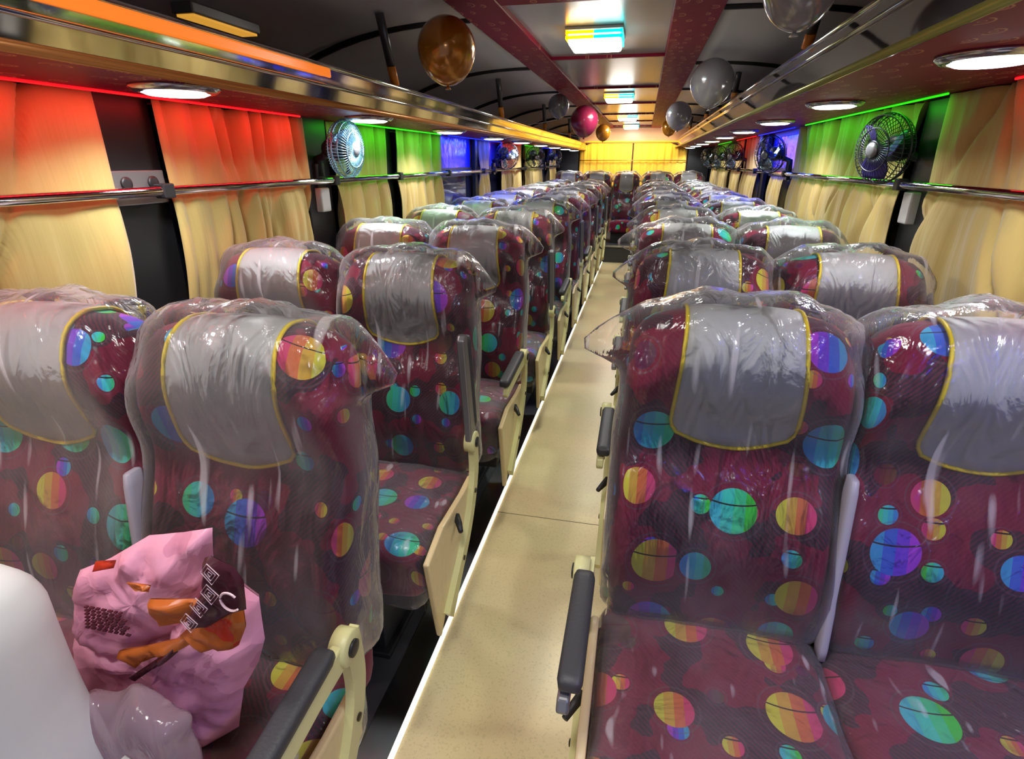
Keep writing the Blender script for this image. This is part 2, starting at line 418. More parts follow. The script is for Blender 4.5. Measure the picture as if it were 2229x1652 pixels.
# rear wall with tapered head panel
struct(MB().box(XL-.05, XR+.05, Y1, Y1+.05, 0, ZC+.03).build('wall_rear', mat('rear_wall', (150, 110, 96), .45)))
for i, (a, b_) in enumerate(((XL, -1.08), (.66, XR))):
    struct(MB().box(a, b_, 9.86, Y1, .26, CAMZ+.40).build('wall_rear_%s' % ('left', 'right')[i], M['pillar'], bevel=.01))
struct(MB().box(-1.08, .66, 9.93, Y1, CAMZ+.26, ZC).build('wall_rear_head', mat('pink_beige_laminate', (196, 150, 140), .25, spec=.6), bevel=.01))

# ------------------------------------------------------------------ luggage racks (one continuous shelf per side)
def rack(name, xw, xi, z0, z1, zr, xo, label, warm):
    s = 1 if xw > xi else -1
    r = empty(name, (0, 0, 0), label, 'luggage rack')
    mb = MB().box(min(xw, xi), max(xw, xi), Y0, 9.85, z0, z0+.012); mb.build('underside_panel', M['vinyl'], r)
    # fascia: slightly reclining polished strip
    xa, xb = xi, xi+s*.02
    pr = [(xi, z0-.004), (xo, z1), (xo+s*.012, z1), (xi+s*.012, z0-.004)]
    mb = MB().prism(pr, 'y', Y0, 9.85); mb.build('fascia', M['mirror'], r)
    mb = MB(); mb.tube([(xi-s*.004, Y0, z0), (xi-s*.004, 9.85, z0)], .010, 8); mb.build('lower_edge_bead', warm, r, smooth=True)
    t = (zr-z0)/(z1-z0); xr = xi+(xo-xi)*t
    mb = MB(); mb.tube([(xr-s*.004, Y0, zr), (xr-s*.004, 9.85, zr)], .0055, 8); mb.build('rim_bead', M['chrome'], r, smooth=True)
    mb = MB(); mb.tube([(xo, Y0, z1), (xo, 9.85, z1)], .008, 8); mb.build('top_rail', M['chrome'], r, smooth=True)
    mb = MB().box(min(xw, xw-s*.02), max(xw, xw-s*.02), Y0, 9.85, z0+.012, z0+.06); mb.build('back_lip', M['pillar'], r)
    return r
rackL = rack('luggage_rack', XL, -.975, ZRL, CAMZ+.262, CAMZ+.212, -.955, 'maroon luggage rack with polished steel edge above the left windows', M['piping'] if False else mat('tan_bead', (196, 130, 70), .3, metal=.4))
rackR = rack('luggage_rack', XR, .455, ZRR, CAMZ+.345, CAMZ+.298, .50, 'maroon luggage rack with polished steel edge above the right windows', mat('olive_bead', (150, 150, 80), .3, metal=.4))
# hanger straps from the ceiling to the racks
strap = mat('grey_strap', (96, 96, 98), .3, metal=.7); orange = mat('amber_strap_end', (214, 130, 40), .35)
def hanger(x0, y, z0, x1, z1, label):
    r = empty('rack_hanger', (x1, y, z1), label, 'bracket', None)
    mb = MB(); a = Vector((0, -.10, z0-z1)); c = Vector((0, 0, 0)); m_ = a*.28
    mb.tube([a, m_], .017, 8, flat=.45); mb.build('strap', strap, r, smooth=True)
    mb = MB(); mb.tube([m_, c], .0175, 8, flat=.5); mb.build('strap_end', orange, r, smooth=True)
ordL = ['nearest', 'second', 'third', 'fourth']
for i, y in enumerate((2.22, 3.95, 5.7, 7.6)):
    hanger(-.955, y, ZC-.016, -.955, CAMZ+.268, 'grey steel hanger holding up the left luggage rack, %s to the camera' % ordL[i])
for i, y in enumerate((2.3, 4.0, 5.7, 7.6)):
    hanger(.50, y, ZC-.016, .50, CAMZ+.352, 'grey steel hanger holding up the right luggage rack, %s to the camera' % ordL[i])

# ------------------------------------------------------------------ lamps
lens = mat('white_lens', (255, 255, 255), .3, emit=(240, 250, 255), estr=9)
bezel = mat('chrome_bezel', (190, 190, 195), .15, metal=.9)
ordn = ['nearest', 'second', 'third', 'fourth', 'fifth', 'sixth', 'seventh', 'eighth', 'ninth']
def downlight(x, y, z, side, i, P=3.6):
    r = empty('round_ceiling_light', (x, y, z), 'round white light under the %s luggage rack, %s to the camera' % (side, ordn[i]) if i >= 0 else 'round white light under the %s luggage rack, behind the camera' % side, 'light')
    mb = MB(); mb.disc((0, 0, 0), (0, 0, -1), [(.098, 0), (.098, .006), (.088, .014), (.074, .016), (.074, .010)], 32); mb.build('bezel', bezel, r, smooth=True)
    mb = MB(); mb.disc((0, 0, -.004), (0, 0, -1), [(.074, 0), (.074, .011), (.062, .016), (.03, .018), (0, .0185)], 32); mb.build('lens', lens, r, smooth=True)
    a = area('downlight_beam', (x, y, z-.03), (0, 0, 0), .12, .12, (.93, .97, 1), P, 'DISK'); a.data.spread = math.radians(140)
for i in range(9):
    downlight(-1.11, 1.27+1.02*i, ZRL, 'left', i)
    downlight(.665, 1.45+1.02*i, ZRR, 'right', i)
for y in (.25, -.8):  # unseen downlights further along the rows, added for fill light
    area('downlight_beam', (-1.11, y, ZRL-.03), (0, 0, 0), .12, .12, (.93, .97, 1), 5, 'DISK')
    area('downlight_beam', (.665, y+.15, ZRR-.03), (0, 0, 0), .12, .12, (.93, .97, 1), 5, 'DISK')

yl = mat('yellow_led_side', (255, 220, 0), .3, emit=(255, 205, 0), estr=2.2); cy = mat('cyan_led_side', (0, 220, 220), .3, emit=(0, 225, 225), estr=2.0)
sq = mat('white_square_lens', (255, 255, 255), .3, emit=(255, 255, 250), estr=9)
for i, y in enumerate((2.72, 5.08, 7.35, 9.3)):
    r = empty('square_ceiling_light', (XC-.01, y, ZC+.008), 'square white ceiling light with yellow and cyan sides, %s to the camera' % ordn[i], 'light')
    h = .118
    MB().box(-h, h, -h, h, -.012, 0).build('base_plate', M['white'], r, bevel=.003)
    mb = MB()
    for k in range(2):
        z = -.014-.018*k
        mb.box(-h*.97, 0, -h*.97, -h*.90, z-.012, z); mb.box(-h*.97, -h*.90, -h*.97, h*.90, z-.012, z)
    mb.build('yellow_side', yl, r)
    mb = MB()
    for k in range(2):
        z = -.014-.018*k
        mb.box(0, h*.97, -h*.97, -h*.90, z-.012, z); mb.box(h*.90, h*.97, -h*.97, h*.90, z-.012, z)
    mb.build('cyan_side', cy, r)
    MB().box(-h*.9, h*.9, -h*.9, h*.9, -.064, -.012).build('lens', sq, r, bevel=.012)
    area('ceiling_light_beam', (XC, y, ZC-.06), (0, 0, 0), .22, .22, (1, .97, .92), 8)
    pl = bpy.data.lights.new('ceiling_light_glow', 'POINT'); pl.energy = 1.5; pl.shadow_soft_size = .10; pl.color = (1, .95, .9)
    po = bpy.data.objects.new('ceiling_light_glow', pl); sc.collection.objects.link(po); po.location = (XC, y, ZC-.13)
area('ceiling_light_beam', (XC, .35, ZC-.05), (0, 0, 0), .22, .22, (1, .97, .92), 9)  # unseen ceiling light ahead of the nearest one, added for fill

# coloured LED tubes along the window heads
LEDC = {'red': (255, 20, 30), 'green': (40, 230, 20), 'blue': (20, 50, 255), 'amber': (255, 170, 20)}
ledm = {k: mat(k+'_led_tube', v, .4, emit=v, estr=1.2) for k, v in LEDC.items()}
def led(side, col, y0, y1, P, label):
    x = XL+.085 if side == 'left' else XR-.085; z = (ZRL if side == 'left' else ZRR)-.0035
    r = MB(); r.tube([(x, y0, z), (x, y1, z)], .0035, 8); o = r.build('glow_strip', ledm[col], smooth=True); tag(o, label, 'led strip')
    c = tuple(lin(LEDC[col])[:3])
    s = 1 if side == 'left' else -1
    area('led_glow', (x+.05*s, (y0+y1)/2, z-.012), (0, math.radians(12)*s, 0), .03, y1-y0, c, P)
led('left', 'red', -.6, 2.15, 4.2, 'red LED strip glowing over the nearest left curtains')
led('left', 'green', 2.45, 3.8, 2.4, 'green LED strip over the left curtain beside the fan')
led('left', 'blue', 3.95, 5.5, 9, 'blue LED strip over the uncovered left windows')
led('left', 'red', 5.55, 6.4, .6, 'short red LED strip further back on the left side')
led('left', 'green', 6.6, 7.6, .5, 'short green LED strip further back on the left side')
led('left', 'blue', 7.8, 8.8, 2, 'blue LED strip at the far end of the left side')
led('right', 'red', .2, 1.85, 1.0, 'red LED strip over the nearest right curtain')
led('right', 'green', 2.2, 3.9, 2.2, 'green LED strip over the right curtain behind the fan')
led('right', 'blue', 4.15, 5.4, 9, 'blue LED strip over the uncovered right window')
led('right', 'red', 5.5, 6.6, .6, 'short red LED strip further back on the right side')
led('right', 'blue', -1.0, .5, 10, 'unseen blue LED strip added on the right side next to the camera')  # added out of view to cast blue onto the near right seats
led('right', 'green', 7.0, 8.2, .5, 'short green LED strip at the far end of the right side')
o = MB(); o.tube([(-.98, 9.80, CAMZ+.285), (.56, 9.80, CAMZ+.285)], .008, 8); o = o.build('glow_strip', ledm['amber'], smooth=True); tag(o, 'amber LED strip along the top of the golden rear curtains', 'led strip')
area('rear_glow', (XC, 9.62, CAMZ+.30), (math.radians(25), 0, 0), 1.5, .04, (1, .72, .18), 7)
area('rear_glow', (XC, 9.45, CAMZ+.40), (math.radians(60), 0, 0), 1.3, .1, (1, .80, .35), 4)

o = MB().box(-.952, -.944, -1.2, 1.72, CAMZ+.232, CAMZ+.258).build('glow_strip', mat('orange_reflection_glow', (255, 140, 50), .3, emit=(255, 130, 40), estr=.75), bevel=.004)  # glow stands in for a warm reflection in the steel fascia
tag(o, 'orange band glowing in place of a reflection along the edge of the left luggage rack', 'led strip')
r = empty('amber_panel', (-1.30, 1.72, ZC-.095), 'small dim amber glowing rectangle on the left side ceiling at the top edge', 'light')  # weakly glowing amber box on the side ceiling
MB().box(-.035, .035, -.15, .15, -.02, .01).build('housing', M['greymetal'], r, bevel=.004)
MB().box(-.028, .028, -.14, .14, -.026, -.018).build('lens', mat('amber_panel_face', (230, 180, 90), .3, emit=(230, 165, 60), estr=.8), r)

# ------------------------------------------------------------------ hand rails
for side, x, s in (('left', XL+.085, -1), ('right', XR-.085, 1)):
    r = empty('handrail', (0, 0, 0), 'long chrome handrail across the %s window curtains' % side, 'handrail')
    mb = MB(); mb.tube([(x, Y0, ZRAIL), (x, 9.8, ZRAIL)], .0125, 12); mb.build('tube', M['chrome'], r, smooth=True)
    for (a, b_) in (PL if s < 0 else PR)[1:]:
        y = (a+b_)/2 + .04
        mb = MB(); mb.box(min(x-.018, x), x+.018, y-.02, y+.02, ZRAIL-.02, ZRAIL+.02); mb.tube([(x, y, ZRAIL), (x+s*.06, y, ZRAIL-.0)], .01, 8)
        mb.build('rail_bracket', M['black'], r, bevel=.004)

# ------------------------------------------------------------------ curtains
def curtain(side, y0, y1, ztop, zbot, seed, label, folds, bulge=.05, tied=0, pinch=0.0):
    s = 1 if side == 'left' else -1
    xb = (XL+.045) if side == 'left' else (XR-.045)
    rnd = random.Random(seed); ph = [rnd.uniform(0, 6.28) for _ in range(6)]
    ny = int(max(40, (y1-y0)*110)); nz = 44; V = []; F = []
    valleys = [(rnd.uniform(.04, .96), rnd.uniform(-.25, .35), rnd.uniform(.012, .03)/max(.6, (y1-y0))) for _ in range(int(3+folds*1.8))]
    zr = ZRAIL
    for j in range(nz+1):
        z = ztop+(zbot-ztop)*j/nz
        up = z > zr
        for i in range(ny+1):
            u = i/ny; y = y0+(y1-y0)*u
            dz = abs(z-zr)
            env = min(1, dz/.14)*.8+.2
            sl = (zr-z)*(.9 if not up else .25)
            a = (math.sin(u*folds*2*PI+ph[0]+sl*3)*.5 + math.sin(u*folds*4.3*PI+ph[1]-sl*5)*.3 + math.sin(u*folds*9.1*PI+ph[2])*.10)
            cr = sum(math.exp(-((u-uk-(zr-z)*lk)/wk)**2) for uk, lk, wk in valleys)
            x = xb + s*(.014 + (a*.017-cr*.028)*env*(1.2 if not up else 1))
            if not up: x += s*(bulge*math.sin(min(1, (zr-z)/.40)*PI)*.35 - .012*math.exp(-dz/.02))
            # lean the lower edge along the wall and pinch at the rail
            yc = (y0+y1)/2
            if not up: y += tied*(zr-z)
            y = yc+(y-yc)*(1-pinch*math.exp(-(dz/.25)**2))
            V.append((x, y, z))
    for j in range(nz):
        for i in range(ny):
            a = j*(ny+1)+i; F.append((a, a+1, a+ny+2, a+ny+1))
    o = mobj('curtain', V, F, M['curtain']); so = o.modifiers.new('s', 'SOLIDIFY'); so.thickness = .003
    return tag(o, label, 'curtain')
zt = ZRL-.004; zb = .62
curtain('left', -.7, 1.27, zt, zb, 1, 'cream curtain glowing red at the top, nearest on the left wall', 5, tied=-.16)
curtain('left', 1.46, 2.21, zt, zb, 2, 'cream curtain with red glow between the wide black pillar and the left fan', 4, tied=-.10)
curtain('left', 2.42, 2.96, zt, zb, 3, 'cream curtain lit green, right of the left fan', 3, tied=-.06)
curtain('left', 3.09, 3.84, zt, zb, 4, 'cream curtain lit green next to the blue left window', 4, bulge=.03)
curtain('left', 4.86, 5.12, zt, zb, 5, 'narrow brown-lit curtain between the two blue left windows', 2, bulge=.02)
curtain('left', 5.62, 6.55, zt, zb, 6, 'orange-lit cream curtain beyond the second blue left window', 4, bulge=.02)
curtain('left', 6.72, 7.9, zt, zb, 7, 'greenish cream curtain behind the distant left fan', 5, bulge=.02)
curtain('left', 8.55, 9.2, zt, zb, 8, 'last cream curtain on the left wall, by the rear', 4, bulge=.02)
zt = ZRR-.004
curtain('right', .42, 2.23, zt, zb, 11, 'brown-lit cream curtain, nearest on the right wall', 5, tied=-.12)
curtain('right', 2.46, 4.12, zt, zb, 12, 'wide cream curtain lit green behind the large right fan', 6, tied=-.08)
curtain('right', 4.35, 4.75, CAMZ-.11, zb, 13, 'short bunched cream curtain below the rail under the blue right window', 4, bulge=.03)
curtain('right', 5.35, 6.1, zt, zb, 14, 'brown-lit cream curtain beyond the blue right window', 4, bulge=.03)
curtain('right', 6.26, 7.0, zt, zb, 15, 'cream curtain with red light far along the right wall', 4, bulge=.02)
curtain('right', 7.13, 7.9, zt, zb, 16, 'dim green-lit cream curtain far along the right wall', 4, bulge=.02)
curtain('right', 8.01, 8.9, zt, zb, 17, 'last cream curtain on the right wall, by the rear', 4, bulge=.02)

# golden rear curtains, two halves and a thin rod
def rear_curtain(x0, x1, seed, label):
    V = []; F = []; nx, nz = 70, 12; rnd = random.Random(seed); p = rnd.uniform(0, 6)
    for j in range(nz+1):
        t = j/nz
        for i in range(nx+1):
            u = i/nx; x = x0+(x1-x0)*u
            xx = x if t > .15 else x
            a = math.sin(u*14*PI+p)*.5+math.sin(u*31*PI+p*2)*.3
            topz = CAMZ+.27-(.10*max(0, abs(x-XC+.02)-.62)/.25)
            V.append((xx, 9.86+a*.014, topz+(CAMZ-.42-topz)*t))
    for j in range(nz):
        for i in range(nx):
            a = j*(nx+1)+i; F.append((a, a+1, a+nx+2, a+nx+1))
    o = mobj('rear_curtain', V, F, M['rearcurtain']); o.modifiers.new('s', 'SOLIDIFY').thickness = .003
    tag(o, label, 'curtain')
rear_curtain(-1.06, -.215, 1, 'golden curtain on the rear window, left half')
rear_curtain(-.19, .64, 2, 'golden curtain on the rear window, right half')
o = MB(); o.tube([(-1.07, 9.82, CAMZ+.005), (.65, 9.82, CAMZ+.005)], .006, 8)
tag(o.build('curtain_rod', mat('copper_rod', (190, 120, 70), .3, metal=.8), smooth=True), 'thin copper rod across the middle of the golden rear curtains', 'rod')

# ------------------------------------------------------------------ seats
SH = .70; HW = .222; HD = .062; TILT = math.radians(8); ZJ = .440
def bdef(x, y, z, grow=0.0):
    """deform of the upright back pad; z from 0 (seat junction) to SH"""
    t = z/SH; f = max(0, min(1, (HD-y)/(2*HD)))
    xn = min(1.2, abs(x)/HW)
    wv = 1 - .05*sm(t, .55, 1.0) - .03*sm(1-t, .8, 1)
    y2 = y - f*(.030*math.exp(-((t-.25)/.20)**2) + .034*math.exp(-((t-.86)/.13)**2) - .018*math.exp(-((t-.62)/.10)**2))
    y2 -= f*.022*xn**3*sm(t, .05, .2)*(1-sm(t, .70, .95))
    y2 += f*.020*xn**4*sm(t, .72, .95)
    z2 = z - .028*xn**3.2*sm(t, .75, 1.0) + .012*(1-xn**2)*sm(t, .8, 1)
    x2 = x*wv
    return (x2, y2*math.cos(TILT)+z2*math.sin(TILT), z2*math.cos(TILT)-y2*math.sin(TILT)+ZJ)
def back_mesh():
    return rbox(HW, HD, (SH+.10)/2, .05, 20, 6, 30, lambda x, y, z: bdef(x, y, z+(SH-.10)/2))
def cover_meshes():
    """head cover following the pad over the top, and piping along its edge"""
    path = []
    d = .0055; r = .05+d; hy = HD+d; top = SH+d
    n1 = 14
    for i in range(n1+1): path.append((-hy, top-.262+(.262-r)*i/n1))
    for i in range(1, 7):
        a = PI/2*i/6; path.append((-hy+r-r*math.cos(a), top-r+r*math.sin(a)))
    for i in range(1, 3): path.append((-hy+r+(2*hy-2*r)*i/2, top))
    for i in range(1, 7):
        a = PI/2*i/6; path.append((hy-r+r*math.sin(a), top-r+r*math.cos(a)))
    for i in range(1, 6): path.append((hy, top-r-(.12)*i/5))
    L = [0]
    for a, b_ in zip(path, path[1:]): L.append(L[-1]+math.hypot(b_[0]-a[0], b_[1]-a[1]))
    tot = L[-1]; nx = 14; V = []; F = []
    def hw(s):
        base = .112+.010*sm(1-s/.3, 0, 1)
        c = .05
        if s < c: base -= c*(1-math.sqrt(max(0, 1-((c-s)/c)**2)))
        return base
    for (y, z), s in zip(path, L):
        w_ = hw(s)
        for i in range(nx+1):
            u = -1+2*i/nx
            zz = z; sag = .008*(1-u*u) if s < .05 else 0
            V.append(bdef(u*w_, y - (.0015*math.sin(u*5+s*30)), zz-(0.012*(1-u*u) if s < .001 else 0)))
    for j in range(len(path)-1):
        for i in range(nx):
            a = j*(nx+1)+i; F.append((a, a+1, a+nx+2, a+nx+1))
    edge = [V[j*(nx+1)] for j in range(len(path)-1, -1, -1)] + [V[i] for i in range(1, nx)] + [V[j*(nx+1)+nx] for j in range(len(path))]
    mb = MB(); mb.tube(edge, .0042, 6)
    return V, F, mb
def wrap_mesh(seed, ear):
    """loose polythene bag pulled over the back; ear = +1/-1 side where a corner sticks out"""
    g = .012
    H = SH+.015
    def fn(x, y, z):
        z = z+(H-.02)/2 if False else z+H/2
        t = z/SH
        n1 = noise.noise(Vector((x*9+seed*3.1, y*9, z*7))); n2 = noise.noise(Vector((x*26, y*26+seed, z*16+x*18)))
        k = 1+.02*n1
        p = list(bdef(x*k, y, z))
        nrm = Vector((x/HW, y/HD*1.2, max(0, (t-.85)*5))); nrm = nrm.normalized() if nrm.length else Vector((0, -1, 0))
        amp = .003+.008*sm(t, .8, 1)+.006*sm(1-t, .7, 1)
        d_ = amp*(n1*.8+n2*.6+.6)
        p[0] += nrm.x*d_; p[1] += nrm.y*d_; p[2] += nrm.z*d_*1.3+.010*sm(t, .9, 1)
        # gathered crown
        p[2] += .010*sm(t, .9, 1)*math.sin(x*38+seed)*(.5+.5*n1)
        # loose ears of film at the top corners
        for sd, A in ((ear, 1.0), (-ear, .45)):
            u = x*sd/HW
            e = sm(u, .72, 1.0)*math.exp(-((t-.93)/.06)**2)*(1 if y > -.02 else .5)
            p[0] += sd*A*e*(.062+.02*n1); p[2] -= A*e*.004
            yc_ = bdef(x, 0, z)[1]; p[1] += (yc_-.02-p[1])*min(1, e*1.3)*.8
        # droopy hem
        if t < .2: p[0] += nrm.x*.006*math.sin(y*60+seed)
        return p
    V, F, U = rbox(HW+g, HD+g, H/2, .055, 30, 8, 38, fn, drop=('-z',))
    return V, F
def cushion_def(x, y, z):
    # seat pad: crowned top, rolled front edge, slightly raised front
    xn = abs(x)/.225
    z2 = z + (.018*(1-xn**2)*(1 if z > 0 else .2)) + .02*sm(-y, 0, .22)*(z > 0)
    y2 = y - .02*math.exp(-((y+.23)/.08)**2)*(1-xn**2)
    return (x, y2, z2)
def cushion_mesh(): return rbox(.226, .235, .075, .045, 18, 18, 8, cushion_def)
def cwrap_mesh(seed):
    def fn(x, y, z):
        X, Y, Z = cushion_def(x, y, z)
        n1 = noise.noise(Vector((x*12+seed, y*12, z*12))); n2 = noise.noise(Vector((x*30+y*20, y*14+seed, z*30)))
        a = .003+.007*(n1*.5+.5)+.004*n2
        if z < -.02:  # ragged skirt
            k = sm(-z, .02, .12); X *= 1+.03*k*(1+n2); Y -= .022*k*(.6+n1)*(1 if y < 0 else 0)
            Z -= k*(.035+.05*math.sin(x*20+seed)*.5+.04*n1)
        return (X*(1+a*1.2), Y-a*1.5, Z+a)
    return rbox(.231, .240, .082, .045, 26, 26, 10, fn, drop=('-z', '+y'))[:2]

def side_panel_parts(root, x, s, armup):
    """aisle side: cream bracket, wrapped cream panel, armrest. s=+1: aisle at +x"""
    def X(a, b_): return (min(x+s*a, x+s*b_), max(x+s*a, x+s*b_))
    x0, x1 = X(.004, .022)
    # wrapped cream skirt panel along the cushion, pointed towards the floor
    poly = [(-.50, .455), (-.47, .30), (-.44, .155), (-.40, .20), (-.30, .30), (-.18, .345), (-.10, .36), (-.09, .44), (-.10, .485), (-.2, .48), (-.38, .49)]
    MB().prism(poly, 'x', x0, x1).build('side_panel', M['bag_cream'], root, bevel=.005)
    # curved bracket: rises from the front foot and sweeps back up to the armrest hinge
    pts = [(-.40, .20), (-.31, .27), (-.22, .34), (-.155, .42), (-.115, .52), (-.12, .635)]
    P = []
    N_ = 30
    def cr(t):
        t *= len(pts)-1; i = min(int(t), len(pts)-2); f = t-i
        p = [Vector(pts[max(0, min(len(pts)-1, k))]).to_2d() if False else pts[max(0, min(len(pts)-1, k))] for k in (i-1, i, i+1, i+2)]
        return tuple(.5*((2*p[1][c])+(-p[0][c]+p[2][c])*f+(2*p[0][c]-5*p[1][c]+4*p[2][c]-p[3][c])*f*f+(-p[0][c]+3*p[1][c]-3*p[2][c]+p[3][c])*f**3) for c in (0, 1))
    cl = [cr(i/N_) for i in range(N_+1)]
    Lf, Rt = [], []
    for i, p in enumerate(cl):
        a = cl[max(0, i-1)]; b_ = cl[min(N_, i+1)]; dx, dz = b_[0]-a[0], b_[1]-a[1]; l_ = math.hypot(dx, dz) or 1
        hw_ = .026-.006*math.sin(i/N_*PI)
        Lf.append((p[0]-dz/l_*hw_, p[1]+dx/l_*hw_)); Rt.append((p[0]+dz/l_*hw_, p[1]-dx/l_*hw_))
    xa, xb = X(.022, .040)
    mb = MB()
    for i in range(N_):
        mb.prism([Lf[i], Lf[i+1], Rt[i+1], Rt[i]], 'x', xa, xb)
    br = mb.build('side_bracket', M['cream'], root)
    for (yy, zz) in ((-.27, .302), (-.135, .455)):
        m2 = MB(); m2.disc((x+s*.040, yy, zz), (s, 0, 0), [(.008, 0), (.008, .003), (.004, .004)], 12); m2.build('screw', M['screw'], br)
    # recline knob on the side
    m2 = MB(); m2.tube([(x+s*.02, -.27, .45), (x+s*.035, -.29, .44), (x+s*.05, -.32, .435)], [.012, .010, .007], 8); m2.build('recline_lever', M['black'], root, smooth=True)
    # dark inner side of the arm pivot, then armrest
    ar = empty('armrest', (x+s*(.031 if s > 0 else .045), -.135, .628)); ar.parent = root
    m2 = MB(); m2.disc((-s*.014, 0, 0), (s, 0, 0), [(.033, 0), (.033, .028), (.029, .031)], 24); m2.build('hinge', M['cream'], ar, smooth=True)
    m2 = MB(); m2.disc((s*.017, 0, 0), (s, 0, 0), [(.016, 0), (.016, .004), (.010, .005)], 16); m2.build('hinge_bolt', M['black'], ar, smooth=True)
    Ln = .345 if s > 0 else .30
    m2 = MB(); m2.prism([(.02, .028), (-.10, .020), (-Ln, .012), (-Ln-.012, -.006), (-Ln, -.022), (-.10, -.022), (.005, -.030)], 'x', -.010, .010); arm = m2.build('arm_frame', M['cream'] if armup == 0 else M['greymetal'], ar, bevel=.004)
    V, F, U = rbox(.021, Ln/2-.02, .015, .012, 6, 16, 4, lambda a, c, z: (a-s*.008, c-Ln/2-.015, z+.030))
    mobj('arm_pad', V, F, M['pad'], ar)
    ar.rotation_euler = (math.radians({0: 5, 1: -82, 2: 2}[armup]), 0, 0)
    return ar

def bench(ear, armup, seeds, loc, label, group='double coach seats'):
    """a two-seat bench facing -y; ear=+1 when its aisle side is +x"""
    root = empty('double_coach_seat', loc, label, 'seat', group)
    for k, xo in enumerate((-.224, .224)):
        V, F, U = BACK
        o = mobj('backrest', [(x+xo, y, z) for x, y, z in V], F, M['fabric'], root, uvs=[(u[0]*MIR[k], u[1]) for u in U])
        V, F, mb = COVER
        c = mobj('head_cover', [(x+xo, y, z) for x, y, z in V], F, M['cover'], root)
        so = c.modifiers.new('s', 'SOLIDIFY'); so.thickness = .003
        m2 = MB(); m2.v = [(x+xo, y, z) for x, y, z in mb.v]; m2.f = mb.f
        m2.build('piping', M['piping'], c, smooth=True)
        V, F = wrap_mesh(seeds+k*5, ear)
        mobj('backrest_wrap', [(x+xo, y, z) for x, y, z in V], F, M['wrap'], root)
        V, F, U = CUSH
        mobj('cushion', [(x+xo, y-.25, z+.385) for x, y, z in V], F, M['fabric'], root, uvs=[(v[0], v[1]+v[2]*.7) for v in V])
        V, F = cwrap_mesh(seeds+k*3)
        mobj('cushion_wrap', [(x+xo, y-.25, z+.385) for x, y, z in V], F, M['wrap2'], root)
    # frame under the seat
    mb = MB()
    mb.box(-.43, .43, -.44, -.40, .24, .30); mb.box(-.43, .43, -.06, -.02, .24, .30)
    for xx in (-.30, .22):
        mb.box(xx, xx+.05, -.40, -.06, .02, .26); mb.box(xx-.02, xx+.07, -.42, -.02, .0, .02)
    mb.build('seat_frame', M['darkframe'], root, bevel=.004)
    # centre armrest folded up between the backs
    mb = MB(); ca = []
    V, F, U = rbox(.0105, .020, .20, .010, 4, 4, 14, lambda a, c, z: (a, c+z*math.sin(TILT)-.058, z+ZJ+.22))
    mobj('centre_armrest', V, F, mat('grey_blue_armrest', (150, 150, 170), .4) if 'g_b' not in M else M['g_b'], root)
    side_panel_parts(root, ear*.45, ear, armup)
    return root
M['g_b'] = mat('grey_centre_armrest', (158, 156, 168), .4)
BACK = back_mesh(); COVER = cover_meshes(); CUSH = cushion_mesh(); MIR = (1, -1)
ordr = ['nearest', 'second', 'third', 'fourth', 'fifth', 'sixth', 'seventh', 'eighth', 'ninth', 'tenth', 'last']
XLp, XRp = -.928, .437
# left: first bench with armrest down, second with armrest up
LY = [.78, 1.56]+[1.56+.80*k for k in range(1, 9)]
RY = [1.06+.80*k for k in range(10)]
protoL0 = bench(1, 0, 1.0, (XLp, LY[0], 0), 'plastic-wrapped double seat nearest on the left, with a pink bag on it')
protoL1 = bench(1, 1, 2.3, (XLp, LY[1], 0), 'second double seat on the left, its aisle armrest folded up')
protoR0 = bench(-1, 2, 4.2, (XRp, RY[0], 0), 'plastic-wrapped double seat nearest on the right with black armrest pad')
protoR1 = bench(-1, 0, 6.7, (XRp, RY[1], 0), 'second double seat on the right, spots showing beside grey head covers')
for p in (protoL0, protoL1, protoR0, protoR1): index_kids(p)
for k in range(2, len(LY)):
    o = copy_tree(protoL1 if k % 2 else protoL0); o.location = (XLp, LY[k], 0)
    o['label'] = 'double seat on the left side of the aisle, %s from the camera' % ordr[k]
for k in range(2, len(RY)):
    o = copy_tree(protoR1 if k % 2 else protoR0); o.location = (XRp, RY[k], 0)
    o['label'] = 'double seat on the right side of the aisle, %s from the camera' % ordr[k]
# rear row on the platform
YR = 9.15
o = copy_tree(protoL0); o.location = (XLp, YR, DR); o['label'] = 'double seat of the rear row, left of the single centre seat'; rear = [o]
o = copy_tree(protoR1); o.location = (XRp, YR, DR); o['label'] = 'double seat of the rear row, right of the single centre seat'; rear.append(o)
def wipe(o_):
    for c_ in children(o_): wipe(c_)
    bpy.data.objects.remove(o_)
for o_ in rear:
    for c_ in children(o_):
        if c_.name.split('.')[0] in ('side_panel', 'side_bracket', 'recline_lever', 'armrest'): wipe(c_)
r = empty('coach_seat', (XC-.015, YR-.05, DR), 'single centre seat of the rear row facing down the aisle', 'seat')
V, F, U = BACK; mobj('backrest', V, F, M['fabric'], r, uvs=U)
V, F, mb = COVER; c = mobj('head_cover', V, F, M['cover'], r); c.modifiers.new('s', 'SOLIDIFY').thickness = .003
mb.build('piping', M['piping'], c, smooth=True)
V, F, U = CUSH; mobj('cushion', [(x, y-.25, z+.385) for x, y, z in V], F, M['fabric'], r, uvs=[(v[0], v[1]+v[2]) for v in V])
MB().box(-.2, .2, -.44, -.04, .16, .31).build('seat_frame', M['darkframe'], r, bevel=.004)
V, F = wrap_mesh(8.8, 1); mobj('backrest_wrap', V, F, M['wrap'], r); r.scale = (.86, 1, 1)

